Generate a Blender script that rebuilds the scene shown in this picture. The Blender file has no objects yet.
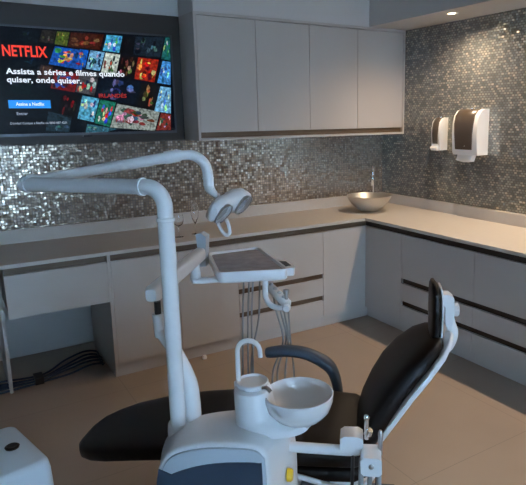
import bpy, bmesh, math, random
from mathutils import Vector, Matrix
random.seed(7)
COL = bpy.context.scene.collection
R = math.radians

# ------------------------------------------------------------ camera numbers
CF, PPX, PPY = 574.68, 313.78, 229.36
CAM = Vector((-3.015, -3.843, 1.754)); YAW, PITCH, ROLL = .5737, -.1933, -.0122
FWD = Vector((math.sin(YAW)*math.cos(PITCH), math.cos(YAW)*math.cos(PITCH), math.sin(PITCH)))
rt0 = Vector((math.cos(YAW), -math.sin(YAW), 0)); up0 = rt0.cross(FWD)
RT = rt0*math.cos(ROLL) + up0*math.sin(ROLL); UP = -rt0*math.sin(ROLL) + up0*math.cos(ROLL)
def on_y(px, py, yy):
    """point of the place on the vertical plane y = yy, measured from the photograph"""
    d = FWD + RT*(px-PPX)/CF - UP*(py-PPY)/CF
    k = (yy-CAM.y)/d.y
    return CAM + d*k

# chair frame: s along the chair (towards the head), t across it (away from the room's entrance), z up
TH = R(38); SA = Vector((math.cos(TH), -math.sin(TH), 0)); TA = Vector((math.sin(TH), math.cos(TH), 0))
O0 = Vector((-1.658, -2.048, 0))
def Q(s, t, z): return O0 + SA*s + TA*t + Vector((0, 0, z))
def Qs(pts): return [Q(*p) for p in pts]

# ------------------------------------------------------------ node helpers
def new_mat(name):
    m = bpy.data.materials.new(name); m.use_nodes = True
    nt = m.node_tree; b = nt.nodes['Principled BSDF']
    return m, nt, b
class NT:
    def __init__(s, nt): s.nt = nt
    def n(s, t, **kw):
        x = s.nt.nodes.new(t)
        for k, v in kw.items(): setattr(x, k, v)
        return x
    def l(s, a, b): s.nt.links.new(a, b)
    def m(s, op, a, b=None, c=None):
        x = s.n('ShaderNodeMath', operation=op)
        for i, v in enumerate((a, b, c)):
            if v is None: continue
            if isinstance(v, (int, float)): x.inputs[i].default_value = v
            else: s.l(v, x.inputs[i])
        return x.outputs[0]
def mat(name, col, rough=.5, metal=0, bump=0, bscale=60, var=0, vscale=3, spec=.5, coat=0, trans=0, emit=None, estr=0, ior=1.45, alpha=1):
    m, nt, b = new_mat(name); N = NT(nt)
    b.inputs['Base Color'].default_value = (*col, 1); b.inputs['Roughness'].default_value = rough
    b.inputs['Metallic'].default_value = metal; b.inputs['Specular IOR Level'].default_value = spec
    b.inputs['Coat Weight'].default_value = coat; b.inputs['Transmission Weight'].default_value = trans
    b.inputs['IOR'].default_value = ior; b.inputs['Alpha'].default_value = alpha
    if emit: b.inputs['Emission Color'].default_value = (*emit, 1); b.inputs['Emission Strength'].default_value = estr
    if bump or var:
        tc = N.n('ShaderNodeTexCoord')
    if var:
        nz = N.n('ShaderNodeTexNoise'); nz.inputs['Scale'].default_value = vscale; nz.inputs['Detail'].default_value = 4
        N.l(tc.outputs['Object'], nz.inputs['Vector'])
        mx = N.n('ShaderNodeMix', data_type='RGBA')
        mx.inputs[6].default_value = (*[c*(1-var) for c in col], 1); mx.inputs[7].default_value = (*[min(1, c*(1+var)) for c in col], 1)
        N.l(nz.outputs[0], mx.inputs[0]); N.l(mx.outputs[2], b.inputs['Base Color'])
    if bump:
        nz2 = N.n('ShaderNodeTexNoise'); nz2.inputs['Scale'].default_value = bscale
        N.l(tc.outputs['Object'], nz2.inputs['Vector'])
        bp = N.n('ShaderNodeBump'); bp.inputs['Strength'].default_value = bump; bp.inputs['Distance'].default_value = .01
        N.l(nz2.outputs[0], bp.inputs['Height']); N.l(bp.outputs[0], b.inputs['Normal'])
    return m

def mosaic(name, axis, p, q, offset, ramp, tilt):
    """small steel-and-glass mosaic: every tile its own tint and a slightly different tilt"""
    m, nt, b = new_mat(name); N = NT(nt)
    g = N.n('ShaderNodeNewGeometry'); sp = N.n('ShaderNodeSeparateXYZ'); N.l(g.outputs['Position'], sp.inputs[0])
    u = N.m('DIVIDE', sp.outputs[axis], p); v = N.m('DIVIDE', sp.outputs[2], q)
    iv = N.m('FLOOR', v)
    if offset: u = N.m('ADD', u, N.m('MULTIPLY', N.m('FLOORED_MODULO', iv, 2), .5))
    iu = N.m('FLOOR', u); fu = N.m('SUBTRACT', u, iu); fv = N.m('SUBTRACT', v, iv)
    G = .22
    mask = N.m('MULTIPLY', N.m('GREATER_THAN', fu, G), N.m('GREATER_THAN', fv, G))
    cb = N.n('ShaderNodeCombineXYZ'); N.l(iu, cb.inputs[0]); N.l(iv, cb.inputs[1])
    wn = N.n('ShaderNodeTexWhiteNoise', noise_dimensions='2D'); N.l(cb.outputs[0], wn.inputs['Vector'])
    rp = N.n('ShaderNodeValToRGB'); rp.color_ramp.interpolation = 'CONSTANT'
    el = rp.color_ramp.elements
    for i, (pos, c) in enumerate(ramp):
        e = el[i] if i < 2 else el.new(pos)
        e.position = pos; e.color = (*c, 1)
    N.l(wn.outputs['Value'], rp.inputs[0])
    mx = N.n('ShaderNodeMix', data_type='RGBA'); mx.inputs[6].default_value = (.055, .05, .048, 1)
    N.l(mask, mx.inputs[0]); N.l(rp.outputs[0], mx.inputs[7]); N.l(mx.outputs[2], b.inputs['Base Color'])
    N.l(N.m('MULTIPLY', mask, .68), b.inputs['Metallic'])
    rr = N.m('ADD', .22, N.m('MULTIPLY', N.m('SUBTRACT', 1., mask), .5)); N.l(rr, b.inputs['Roughness'])
    vs = N.n('ShaderNodeVectorMath', operation='SUBTRACT'); N.l(wn.outputs['Color'], vs.inputs[0]); vs.inputs[1].default_value = (.5, .5, .5)
    sc = N.n('ShaderNodeVectorMath', operation='SCALE'); N.l(vs.outputs[0], sc.inputs[0]); sc.inputs['Scale'].default_value = tilt
    ad = N.n('ShaderNodeVectorMath', operation='ADD'); N.l(g.outputs['Normal'], ad.inputs[0]); N.l(sc.outputs[0], ad.inputs[1])
    nm = N.n('ShaderNodeVectorMath', operation='NORMALIZE'); N.l(ad.outputs[0], nm.inputs[0]); N.l(nm.outputs[0], b.inputs['Normal'])
    return m

def floor_mat():
    m, nt, b = new_mat('porcelain_floor'); N = NT(nt)
    g = N.n('ShaderNodeNewGeometry'); sp = N.n('ShaderNodeSeparateXYZ'); N.l(g.outputs['Position'], sp.inputs[0])
    T = .9; ms = []
    for ax, off in ((0, .35), (1, .2)):
        u = N.m('DIVIDE', N.m('ADD', sp.outputs[ax], off), T); fr = N.m('SUBTRACT', u, N.m('FLOOR', u)); ms.append(N.m('LESS_THAN', fr, .004))
    j = N.m('MAXIMUM', ms[0], ms[1])
    nz = N.n('ShaderNodeTexNoise'); nz.inputs['Scale'].default_value = 2.2; nz.inputs['Detail'].default_value = 6
    N.l(g.outputs['Position'], nz.inputs['Vector'])
    a = N.n('ShaderNodeMix', data_type='RGBA'); a.inputs[6].default_value = (.31, .245, .195, 1); a.inputs[7].default_value = (.385, .305, .24, 1)
    N.l(nz.outputs[0], a.inputs[0])
    c = N.n('ShaderNodeMix', data_type='RGBA'); N.l(j, c.inputs[0]); N.l(a.outputs[2], c.inputs[6]); c.inputs[7].default_value = (.24, .2, .17, 1)
    N.l(c.outputs[2], b.inputs['Base Color']); b.inputs['Roughness'].default_value = .38; b.inputs['Specular IOR Level'].default_value = .4
    return m

def wood_mat():
    m, nt, b = new_mat('dark_wood_channel'); N = NT(nt)
    tc = N.n('ShaderNodeTexCoord'); mp = N.n('ShaderNodeMapping'); mp.inputs['Scale'].default_value = (2, 2, 60)
    N.l(tc.outputs['Object'], mp.inputs[0]); nz = N.n('ShaderNodeTexNoise'); nz.inputs['Scale'].default_value = 3; N.l(mp.outputs[0], nz.inputs['Vector'])
    mx = N.n('ShaderNodeMix', data_type='RGBA'); mx.inputs[6].default_value = (.075, .05, .032, 1); mx.inputs[7].default_value = (.19, .13, .08, 1)
    N.l(nz.outputs[0], mx.inputs[0]); N.l(mx.outputs[2], b.inputs['Base Color']); b.inputs['Roughness'].default_value = .5
    return m

def poster_mat():
    m, nt, b = new_mat('screen_picture'); N = NT(nt)
    at = N.n('ShaderNodeAttribute', attribute_name='Col'); g = N.n('ShaderNodeNewGeometry')
    em = N.n('ShaderNodeEmission'); N.l(at.outputs['Color'], em.inputs[0]); em.inputs[1].default_value = 1.0
    b.inputs['Base Color'].default_value = (.004, .004, .004, 1); b.inputs['Roughness'].default_value = .35; b.inputs['Specular IOR Level'].default_value = .12
    nz = N.n('ShaderNodeTexNoise'); nz.inputs['Scale'].default_value = 55; nz.inputs['Detail'].default_value = 5; N.l(g.outputs['Position'], nz.inputs['Vector'])
    mp = N.n('ShaderNodeMapRange'); mp.inputs[1].default_value = .35; mp.inputs[2].default_value = .68; mp.inputs[3].default_value = .35; mp.inputs[4].default_value = 1.45; N.l(nz.outputs[0], mp.inputs[0])
    vm = N.n('ShaderNodeVectorMath', operation='SCALE'); N.l(at.outputs['Color'], vm.inputs[0]); N.l(mp.outputs[0], vm.inputs['Scale'])
    N.l(vm.outputs[0], b.inputs['Emission Color']); b.inputs['Emission Strength'].default_value = TVS
    nt.nodes.remove(em)
    return m
TVS = 1.0

M = {}
M['lacquer'] = mat('greige_lacquer', (.50, .465, .435), .42, spec=.4)
M['carcass'] = mat('greige_carcass', (.46, .43, .40), .5, spec=.3)
M['kick'] = mat('greige_plinth', (.50, .465, .435), .5)
M['wood'] = wood_mat()
M['shadechan'] = mat('shaded_channel', (.03, .022, .017), .5)  # finger channel of the unlit right run, its shade put into the colour
M['stone'] = mat('beige_stone_top', (.56, .52, .48), .38, var=.04, vscale=30, spec=.4)
M['paint'] = mat('grey_wall_paint', (.60, .59, .58), .85, bump=.05, bscale=200)
M['paint2'] = mat('darkened_wall_paint', (.30, .29, .28), .85)  # unseen left and front walls, tone darkened to cut light bounced onto the floor
M['ceiling'] = mat('pale_ceiling_paint', (.50, .49, .48), .9)
M['panel'] = mat('dark_brown_laminate', (.045, .036, .030), .45, bump=.03)
M['floor'] = floor_mat()
rb = [(0, (.30, .235, .18)), (.2, (.42, .34, .26)), (.4, (.54, .45, .35)), (.6, (.36, .30, .25)), (.78, (.62, .54, .44)), (.94, (.76, .70, .62))]
rr_ = [(0, (.30, .335, .34)), (.22, (.42, .455, .45)), (.45, (.55, .58, .55)), (.65, (.36, .40, .40)), (.8, (.64, .62, .56)), (.95, (.85, .78, .68))]
M['mos_b'] = mosaic('square_steel_mosaic', 0, .0205, .0205, False, rb, .14)
M['mos_r'] = mosaic('brick_bond_steel_mosaic', 1, .031, .0185, True, rr_, .13)
M['white'] = mat('white_plastic', (.88, .89, .90), .28, coat=.15)
M['boxpl'] = mat('pale_blue_grey_plastic', (.66, .76, .84), .4)
M['white_metal'] = mat('white_enamelled_tube', (.90, .91, .92), .25, coat=.2)
M['grey_pl'] = mat('pale_grey_plastic', (.50, .55, .60), .4)
M['navy'] = mat('navy_plastic', (.035, .055, .085), .35)
M['slate'] = mat('slate_rubber', (.062, .080, .105), .5)
M['leather'] = mat('black_vinyl', (.008, .006, .005), .45, bump=.06, bscale=250, spec=.3)
M['black'] = mat('black_plastic', (.012, .012, .013), .4)
M['ceramic'] = mat('white_ceramic', (.82, .82, .82), .12, coat=.4)
M['steel'] = mat('brushed_steel', (.62, .62, .60), .28, metal=1)
M['satin'] = mat('satin_steel', (.66, .64, .60), .42, metal=.85)
M['chrome'] = mat('chrome', (.8, .8, .8), .08, metal=1)
M['hose'] = mat('grey_hose', (.30, .31, .32), .5)
M['glass'] = mat('clear_glass', (1, 1, 1), .02, trans=1, ior=1.45)
M['win'] = mat('window_glass', (1, 1, 1), 0, trans=1, ior=1.02)
M['smoke'] = mat('smoked_plastic', (.085, .065, .05), .28, coat=.3)
M['tray'] = mat('speckled_silicone_mat', (.33, .31, .32), .5, var=.45, vscale=22)
M['yellow'] = mat('yellow_plastic', (.85, .48, .03), .35)
M['cable'] = mat('blue_black_cable', (.02, .035, .07), .4)
M['lens'] = mat('clear_lens', (.75, .8, .85), .08, metal=.0, trans=.7, ior=1.3)
M['lamp'] = mat('lit_lamp', (1, .9, .75), .5, emit=(1, .74, .45), estr=25)
M['paper'] = mat('white_paper', (.85, .83, .8), .8)
M['tvframe'] = mat('dark_tv_bezel', (.10, .10, .11), .35, metal=.6)
M['alu'] = mat('aluminium', (.5, .5, .5), .4, metal=1)
M['t_red'] = mat('red_letters', (.2, .0, .0), .4, emit=(.95, .05, .02), estr=.95)
M['t_white'] = mat('white_letters', (.5, .5, .5), .4, emit=(.85, .92, 1), estr=.9)
M['t_dim'] = mat('dim_white_letters', (.3, .3, .3), .4, emit=(.7, .78, .9), estr=.55)
M['t_blue'] = mat('blue_button', (.0, .1, .3), .4, emit=(.01, .28, .85), estr=.9)
M['screenp'] = poster_mat()

# ------------------------------------------------------------ mesh helpers
def bm_(): return bmesh.new()
def box(bm, x0, x1, y0, y1, z0, z1):
    vs = [bm.verts.new(p) for p in ((x0,y0,z0),(x1,y0,z0),(x1,y1,z0),(x0,y1,z0),(x0,y0,z1),(x1,y0,z1),(x1,y1,z1),(x0,y1,z1))]
    for f in ((0,3,2,1),(4,5,6,7),(0,1,5,4),(1,2,6,5),(2,3,7,6),(3,0,4,7)): bm.faces.new([vs[i] for i in f])
    return bm
def prism(bm, outline, vec):
    """closed outline (list of Vectors) extruded by vec"""
    a = [bm.verts.new(p) for p in outline]; b = [bm.verts.new(Vector(p)+vec) for p in outline]
    n = len(a); bm.faces.new(a); bm.faces.new(b[::-1])
    for i in range(n): bm.faces.new((a[i], b[i], b[(i+1)%n], a[(i+1)%n]))
    return bm
def bevel(bm, w, seg=2, ang=30):
    es = [e for e in bm.edges if len(e.link_faces) == 2 and e.calc_face_angle(0) > R(ang)]
    bmesh.ops.bevel(bm, geom=es, offset=w, segments=seg, affect='EDGES', profile=.5, clamp_overlap=True)
    return bm
def rings(bm, rs, cap=True):
    vr = [[bm.verts.new(p) for p in r] for r in rs]; n = len(vr[0])
    for a, b in zip(vr, vr[1:]):
        for i in range(n): bm.faces.new((a[i], a[(i+1)%n], b[(i+1)%n], b[i]))
    if cap:
        bm.faces.new(vr[0][::-1]); bm.faces.new(vr[-1])
    return bm
def catmull(pts, n=6):
    pts = [Vector(p) for p in pts]; out = []
    P = [pts[0]*2-pts[1]] + pts + [pts[-1]*2-pts[-2]]
    for i in range(1, len(P)-2):
        p0, p1, p2, p3 = P[i-1:i+3]
        for k in range(n):
            u = k/n
            out.append(.5*((2*p1)+(p2-p0)*u+(2*p0-5*p1+4*p2-p3)*u*u+(3*p1-p0-3*p2+p3)*u**3))
    out.append(pts[-1]); return out
def tube(bm, path, r, seg=20, smooth=0, flat=1., upv=None):
    """tube along a path; r a number or one per point; flat squeezes it along its local up"""
    if not isinstance(r, (list, tuple)): r = [r]*len(path)
    if smooth:
        rr = []
        for i in range(len(r)-1): rr += [r[i]+(r[i+1]-r[i])*k/smooth for k in range(smooth)]
        rr.append(r[-1]); path = catmull(path, smooth); r = rr
    path = [Vector(p) for p in path]; rs = []
    tg = [(path[min(i+1, len(path)-1)]-path[max(i-1, 0)]).normalized() for i in range(len(path))]
    u = upv.copy() if upv else (Vector((0,0,1)) if abs(tg[0].z) < .9 else Vector((1,0,0)))
    for p, t, rad in zip(path, tg, r):
        u = (u - t*u.dot(t)).normalized(); v = t.cross(u)
        rs.append([p + (u*math.cos(2*math.pi*k/seg)*flat + v*math.sin(2*math.pi*k/seg))*rad for k in range(seg)])
    return rings(bm, rs)
def arc(c, u, v, rad, a0, a1, n=8):
    return [Vector(c)+(Vector(u)*math.cos(R(a0+(a1-a0)*k/n))+Vector(v)*math.sin(R(a0+(a1-a0)*k/n)))*rad for k in range(n+1)]
def lathe(bm, c, prof, seg=40, axis=Vector((0,0,1)), cap=True):
    c = Vector(c); ax = axis.normalized(); u = ax.orthogonal().normalized(); v = ax.cross(u)
    return rings(bm, [[c+ax*h+(u*math.cos(2*math.pi*k/seg)+v*math.sin(2*math.pi*k/seg))*max(r, 1e-4) for k in range(seg)] for r, h in prof], cap)
def sq(n, hw, hh, e=.5, seg=32):
    """superellipse section"""
    o = []
    for k in range(seg):
        a = 2*math.pi*k/seg; c, s = math.cos(a), math.sin(a)
        o.append((hw*math.copysign(abs(c)**e, c), hh*math.copysign(abs(s)**e, s)))
    return o
def loft_cushion(bm, st, e=.5, T=0):
    """st: (s, z, half width, half thickness, tilt angle of the length direction in degrees) in the chair frame"""
    rs = []
    for s, z, hw, hh, ang in st:
        nrm = (-math.sin(R(ang)), math.cos(R(ang)))
        rs.append([Q(s + b*nrm[0], T + a, z + b*nrm[1]) for a, b in sq(0, hw, hh, e)])
    return rings(bm, rs)

def link(name, bm, m, root=None, smooth=True, ang=40):
    bmesh.ops.recalc_face_normals(bm, faces=bm.faces)
    if root is not None:
        o_ = root
        off = Vector((0,0,0))
        while o_ is not None: off += Vector(o_.location); o_ = o_.parent
        bmesh.ops.translate(bm, verts=bm.verts, vec=-off)
    me = bpy.data.meshes.new(name); 
    if smooth:
        for f in bm.faces: f.smooth = True
        for e in bm.edges:
            if len(e.link_faces) == 2 and e.calc_face_angle(0) > R(ang): e.smooth = False
    bm.to_mesh(me); bm.free()
    ms = m if isinstance(m, (list, tuple)) else [m]
    for x in ms: me.materials.append(x)
    o = bpy.data.objects.new(name, me); COL.objects.link(o)
    if root is not None: o.parent = root
    return o
def thing(name, label, cat, loc, group=None):
    o = bpy.data.objects.new(name, None); COL.objects.link(o); o.location = loc; o.empty_display_size = .05
    o['label'] = label; o['category'] = cat
    if group: o['group'] = group
    return o
def tag(o, label, cat, group=None):
    o['label'] = label; o['category'] = cat
    if group: o['group'] = group
    return o
def origin_to(o, p):
    p = Vector(p); o.data.transform(Matrix.Translation(-p)); o.location = p; return o
def struct(name, bm, m, root=None, smooth=False):
    o = link(name, bm, m, root, smooth)
    if root is None: o['kind'] = 'structure'
    return o
def text_mesh(name, txt, pos, size, m, root, depth=.0005, bold=0, width=None):
    cu = bpy.data.curves.new(name, 'FONT'); cu.body = txt; cu.size = 1; cu.extrude = 0; cu.offset = bold; cu.resolution_u = 2
    to = bpy.data.objects.new(name, cu); COL.objects.link(to)
    dg = bpy.context.evaluated_depsgraph_get(); dg.update()
    me = bpy.data.meshes.new_from_object(to.evaluated_get(dg)); bpy.data.objects.remove(to)
    xs = [v.co.x for v in me.vertices]; ys = [v.co.y for v in me.vertices]
    kx = size if width is None else width/(max(xs)-min(xs))
    bm = bm_(); bm.from_mesh(me); bpy.data.meshes.remove(me)
    x0 = min(xs)
    for v in bm.verts: v.co = Vector((pos[0]+(v.co.x-x0)*kx, pos[1], pos[2]+v.co.y*size))
    return link(name, bm, m, root, smooth=False)

# ------------------------------------------------------------ the room
WX, WY = .741, .677          # right wall, back wall
XL, YF, ZC = -4.3, -7.0, 2.85
WB = .80                    # plaster behind the cladding of the back wall
struct('floor', box(bm_(), XL-.1, WX+.1, YF-.1, WB+.1, -.08, 0), M['floor'])
struct('ceiling', box(bm_(), XL-.1, WX+.1, YF-.1, WB+.1, ZC, ZC+.1), M['ceiling'])
struct('wall_back', box(bm_(), XL-.1, WX+.1, WB, WB+.1, 0, ZC), M['paint'])
struct('wall_right', box(bm_(), WX, WX+.1, YF-.1, WB, 0, ZC), M['paint'])
struct('wall_left', box(bm_(), XL-.1, XL, YF-.1, WB, 0, ZC), M['paint2'])
# front wall with a window opening behind the camera
w0, w1, wz0, wz1 = -3.9, -1.5, .75, 1.95
b = bm_(); box(b, XL, w0, YF-.1, YF, 0, ZC); box(b, w1, WX, YF-.1, YF, 0, ZC); box(b, w0, w1, YF-.1, YF, 0, wz0); box(b, w0, w1, YF-.1, YF, wz1, ZC)
struct('wall_front', b, M['paint2'])
b = bm_()
for a in ((w0, w0+.05), (w1-.05, w1), ((w0+w1)/2-.025, (w0+w1)/2+.025)): box(b, a[0], a[1], YF-.08, YF-.02, wz0, wz1)
for a in ((wz0, wz0+.05), (wz1-.05, wz1)): box(b, w0+.05, w1-.05, YF-.08, YF-.02, a[0], a[1])
wf = struct('window_1', b, M['alu'])
link('pane', box(bm_(), w0+.05, w1-.05, YF-.055, YF-.045, wz0+.05, wz1-.05), M['win'], wf, smooth=False)
# mosaic cladding, 6 mm
struct('trim_1', box(bm_(), XL, WX-.006, WY-.006, WB, .99, ZC), [M['mos_b']])
struct('trim_2', box(bm_(), WX-.006, WX, -3.2, WY, .99, 2.526), M['mos_r'])
# soffit along the right wall, bulkhead above the wall cabinets
SX = .30
struct('trim_3', box(bm_(), SX, WX, -4.2, .345, 2.527, ZC), M['ceiling'])
struct('trim_4', box(bm_(), -1.337, WX, .345, WY-.007, 2.527, ZC), M['paint'])
struct('trim_5', box(bm_(), XL, -1.338, WY-.03, WY-.0065, 2.527, ZC), M['paint'])

# ------------------------------------------------------------ base cabinets
ZT, ZCH, ZCB, ZTOP = .10, .827, .876, .90
D1T, D1B, D2T, D2B = .471, .427, .283, .239
DT = .018
def boxb(x0, x1, y0, y1, z0, z1, bv=.0015):
    b = bm_(); box(b, x0, x1, y0, y1, z0, z1)
    return bevel(b, bv, 1) if bv else b
def front_run(root, side, u0, u1, spec, chan):
    """fronts on the back run (side 'b': u is x, plane y=0) or the right run (side 'r': u is y, plane x=0).
    spec: list of (name, z0, z1)"""
    g = .0015
    for nm, z0, z1 in spec:
        if side == 'b': link(nm, boxb(u0+g, u1-g, 0, DT, z0, z1), M['lacquer'], root, smooth=False)
        else: link(nm, boxb(0, DT, u0+g, u1-g, z0, z1), M['lacquer'], root, smooth=False)
def channel(root, side, u0, u1, z0, z1, m, nm='handle_channel'):
    """recessed finger channel"""
    b = bm_()
    if side == 'b': box(b, u0, u1, .022, .026, z0, z1)
    else: box(b, .022, .026, u0, u1, z0, z1)
    link(nm, b, m, root, smooth=False)
def cabinet(side, u0, u1, label, fronts, chans, name, cat, group):
    loc = ((u0+u1)/2, .3, 0) if side == 'b' else (.3, (u0+u1)/2, 0)
    r = thing(name, label, cat, loc, group)
    back = WY-.012 if side == 'b' else WX-.012
    if side == 'b':
        link('body', box(bm_(), u0+.0005, u1-.0005, .027, back, ZT, ZCB-.001), M['carcass'], r, smooth=False)
        link('plinth', box(bm_(), u0+.0005, u1-.0005, .032, .05, 0, ZT-.0005), M['kick'], r, smooth=False)
    else:
        link('body', box(bm_(), .027, back, u0+.0005, u1-.0005, ZT, ZCB-.001), M['carcass'], r, smooth=False)
        link('plinth', box(bm_(), .05, .068, u0+.0005, u1-.0005, 0, ZT-.0005), M['kick'], r, smooth=False)
    for (nm, a0, a1, z0, z1) in fronts: front_run(r, side, a0, a1, [(nm, z0, z1)], None)
    for (z0, z1) in chans: channel(r, side, u0, u1, z0, z1, M['wood'] if side == 'b' else M['shadechan'])
    return r
gB = 'base cabinets under the stone worktop'
cabinet('b', -2.14, -1.217, 'greige two-door base cabinet on back wall beside the open desk, behind the white lamp post',
        [('door', -2.14, -1.68, ZT, ZCH), ('door', -1.68, -1.217, ZT, ZCH)], [(ZCH, ZCB)], 'base_cabinet', 'cabinet', gB)
cabinet('b', -1.217, -.442, 'greige drawer cabinet on back wall with two brown slots, behind the instrument tray',
        [('drawer', -1.217, -.442, D1T, ZCH), ('drawer', -1.217, -.442, D2T, D1B), ('drawer', -1.217, -.442, ZT, D2B)],
        [(ZCH, ZCB), (D1B, D1T), (D2B, D2T)], 'drawer_cabinet', 'cabinet', gB)
# corner unit: one door on each run
r = thing('corner_cabinet', 'greige corner base cabinet with two plain doors below the round basin', 'cabinet', (.35, .3, 0), gB)
b = bm_(); box(b, -.4415, WX-.012, .027, WY-.012, ZT, ZCB-.001); box(b, .027, WX-.012, -.4665, .027, ZT, ZCB-.001); link('body', b, M['carcass'], r, smooth=False)
b = bm_(); box(b, -.4415, .068, .032, .05, 0, ZT-.0005); box(b, .05, .068, -.4665, .032, 0, ZT-.0005); link('plinth', b, M['kick'], r, smooth=False)
link('door', boxb(-.4405, -.001, 0, DT, ZT, ZCH), M['lacquer'], r, smooth=False)
link('door', boxb(0, DT, -.4655, -.001, ZT, ZCH), M['lacquer'], r, smooth=False)
channel(r, 'b', -.442, .022, ZCH, ZCB, M['wood']); channel(r, 'r', -.467, .022, ZCH, ZCB, M['shadechan'])
for u0, u1, lb in ((-1.216, -.467, 'greige drawer cabinet on right wall with dark slots, behind the chair headrest'),
                   (-1.965, -1.216, 'greige drawer cabinet on right wall with dark slots, at the right edge of the photo')):
    cabinet('r', u0, u1, lb, [('drawer', u0, u1, D1T, ZCH), ('drawer', u0, u1, D2T, D1B), ('drawer', u0, u1, ZT, D2B)],
            [(ZCH, ZCB), (D1B, D1T), (D2B, D2T)], 'drawer_cabinet', 'cabinet', gB)
# desk section
r = thing('desk', 'open greige desk with one wide drawer and a slim leg panel, left of the cabinets', 'desk', (-2.46, .3, 0))
link('leg', boxb(-2.80, -2.780, .17, .60, 0, ZCB-.001), M['lacquer'], r, smooth=False)
link('end_panel', boxb(-2.163, -2.141, 0, WY-.012, ZT, ZCB-.001), M['lacquer'], r, smooth=False)
link('plinth', boxb(-2.158, -2.141, .03, WY-.012, 0, ZT-.0005), M['kick'], r, smooth=False)
link('drawer', boxb(-2.769, -2.1645, 0, DT, .5536, ZCH), M['lacquer'], r, smooth=False)
link('drawer_box', box(bm_(), -2.769, -2.1645, .027, .60, .60, ZCB-.001), M['carcass'], r, smooth=False)
channel(r, 'b', -2.769, -2.1645, ZCH, ZCB, M['wood'])
# worktop
r = thing('worktop', 'L-shaped beige stone worktop with an upstand running along both mosaic walls', 'worktop', (.2, .2, ZCB))
ov = .019
out = [(XL+.9, -ov), (-ov, -ov), (-ov, -2.75), (WX-.008, -2.75), (WX-.008, WB-.002), (XL+.9, WB-.002)]
b = bm_(); prism(b, [Vector((x, y, ZCB)) for x, y in out], Vector((0, 0, ZTOP-ZCB))); bevel(b, .002, 1)
link('slab', b, M['stone'], r, smooth=False)
link('upstand', boxb(XL+.9, WX-.03, WY-.03, WY-.008, ZTOP, .9935), M['stone'], r, smooth=False)
link('upstand', boxb(WX-.03, WX-.008, -.396, WY-.008, ZTOP, .9935), M['stone'], r, smooth=False)
link('upstand', boxb(WX-.05, WX-.008, -2.75, -.397, ZTOP, .9935), M['stone'], r, smooth=False)

# ------------------------------------------------------------ wall cabinet
UX0, UX1, UY, UZ0, UZ1 = -1.3376, .732, .350, 1.585, 2.526
r = thing('wall_cabinet', 'long greige four-door wall cabinet with brown slot along its lower edge', 'cabinet', ((UX0+UX1)/2, UY+.15, UZ0))
link('side_panel', boxb(UX0, UX0+.02, UY, WY-.008, UZ0, UZ1), M['lacquer'], r, smooth=False)
link('side_panel', boxb(UX1-.02, UX1, UY, WY-.008, UZ0, UZ1), M['lacquer'], r, smooth=False)
link('top_panel', boxb(UX0+.0205, UX1-.0205, UY, WY-.008, UZ1-.02, UZ1), M['lacquer'], r, smooth=False)
link('bottom_panel', boxb(UX0+.0205, UX1-.0205, UY, WY-.008, UZ0, UZ0+.018), M['lacquer'], r, smooth=False)
link('body', box(bm_(), UX0+.021, UX1-.021, UY+.03, WY-.01, UZ0+.019, UZ1-.021), M['carcass'], r, smooth=False)
xs = [UX0+.022, -.825, -.325, .181, UX1-.022]
for x0, x1 in zip(xs, xs[1:]): link('door', boxb(x0+.002, x1-.002, UY+.004, UY+.022, UZ0+.062, UZ1-.025), M['lacquer'], r, smooth=False)
link('handle_channel', box(bm_(), UX0+.0215, UX1-.0215, UY+.024, UY+.028, UZ0+.019, UZ0+.062), M['wood'], r, smooth=False)

# ------------------------------------------------------------ TV and its panel
r = tag(link('tv_backboard', boxb(XL+.9, UX0-.002, WY-.04, WY-.008, 1.585, 2.526), M['panel'], smooth=False), 'dark brown wall board mounted behind the television', 'wall board')
origin_to(r, (-2.3, WY-.02, 1.585))
TX0, TX1, TZ0, TZ1, TY = -2.705, -1.427, 1.645, 2.376, .575
tv = thing('television', 'large flat television showing a film catalogue on the dark wall board', 'television', ((TX0+TX1)/2, TY+.03, TZ0))
link('casing', boxb(TX0+.01, TX1-.01, TY+.012, WY-.041, TZ0+.01, TZ1-.01), M['black'], tv, smooth=False)
b = bm_()
for a in ((TX0, TX1, TZ0, TZ0+.018), (TX0, TX1, TZ1-.012, TZ1)): box(b, a[0], a[1], TY-.004, TY+.012, a[2], a[3])
for a in ((TX0, TX0+.012), (TX1-.012, TX1)): box(b, a[0], a[1], TY-.004, TY+.012, TZ0+.018, TZ1-.012)
link('bezel', b, M['tvframe'], tv, smooth=False)
lb_ = on_y(88, 138, TY-.006)
link('bezel_foot', boxb(lb_.x-.03, lb_.x+.03, TY-.004, TY+.01, TZ0-.012, TZ0-.0005), M['black'], tv, smooth=False)

def hx(c): return tuple(x/255. for x in c)
def lin(c): return tuple((x/255.)**2.2 for x in c)
posters = []   # (corner pixels, base colour, [detail (u0,v0,u1,v1,colour)])
def A(pts, *cols): posters.append(([(80+x/4.04, 20+y/4.04) for x, y in pts], cols))
def B(pts, *cols): posters.append(([(x/4.04, 20+y/4.04) for x, y in pts], cols))
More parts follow.
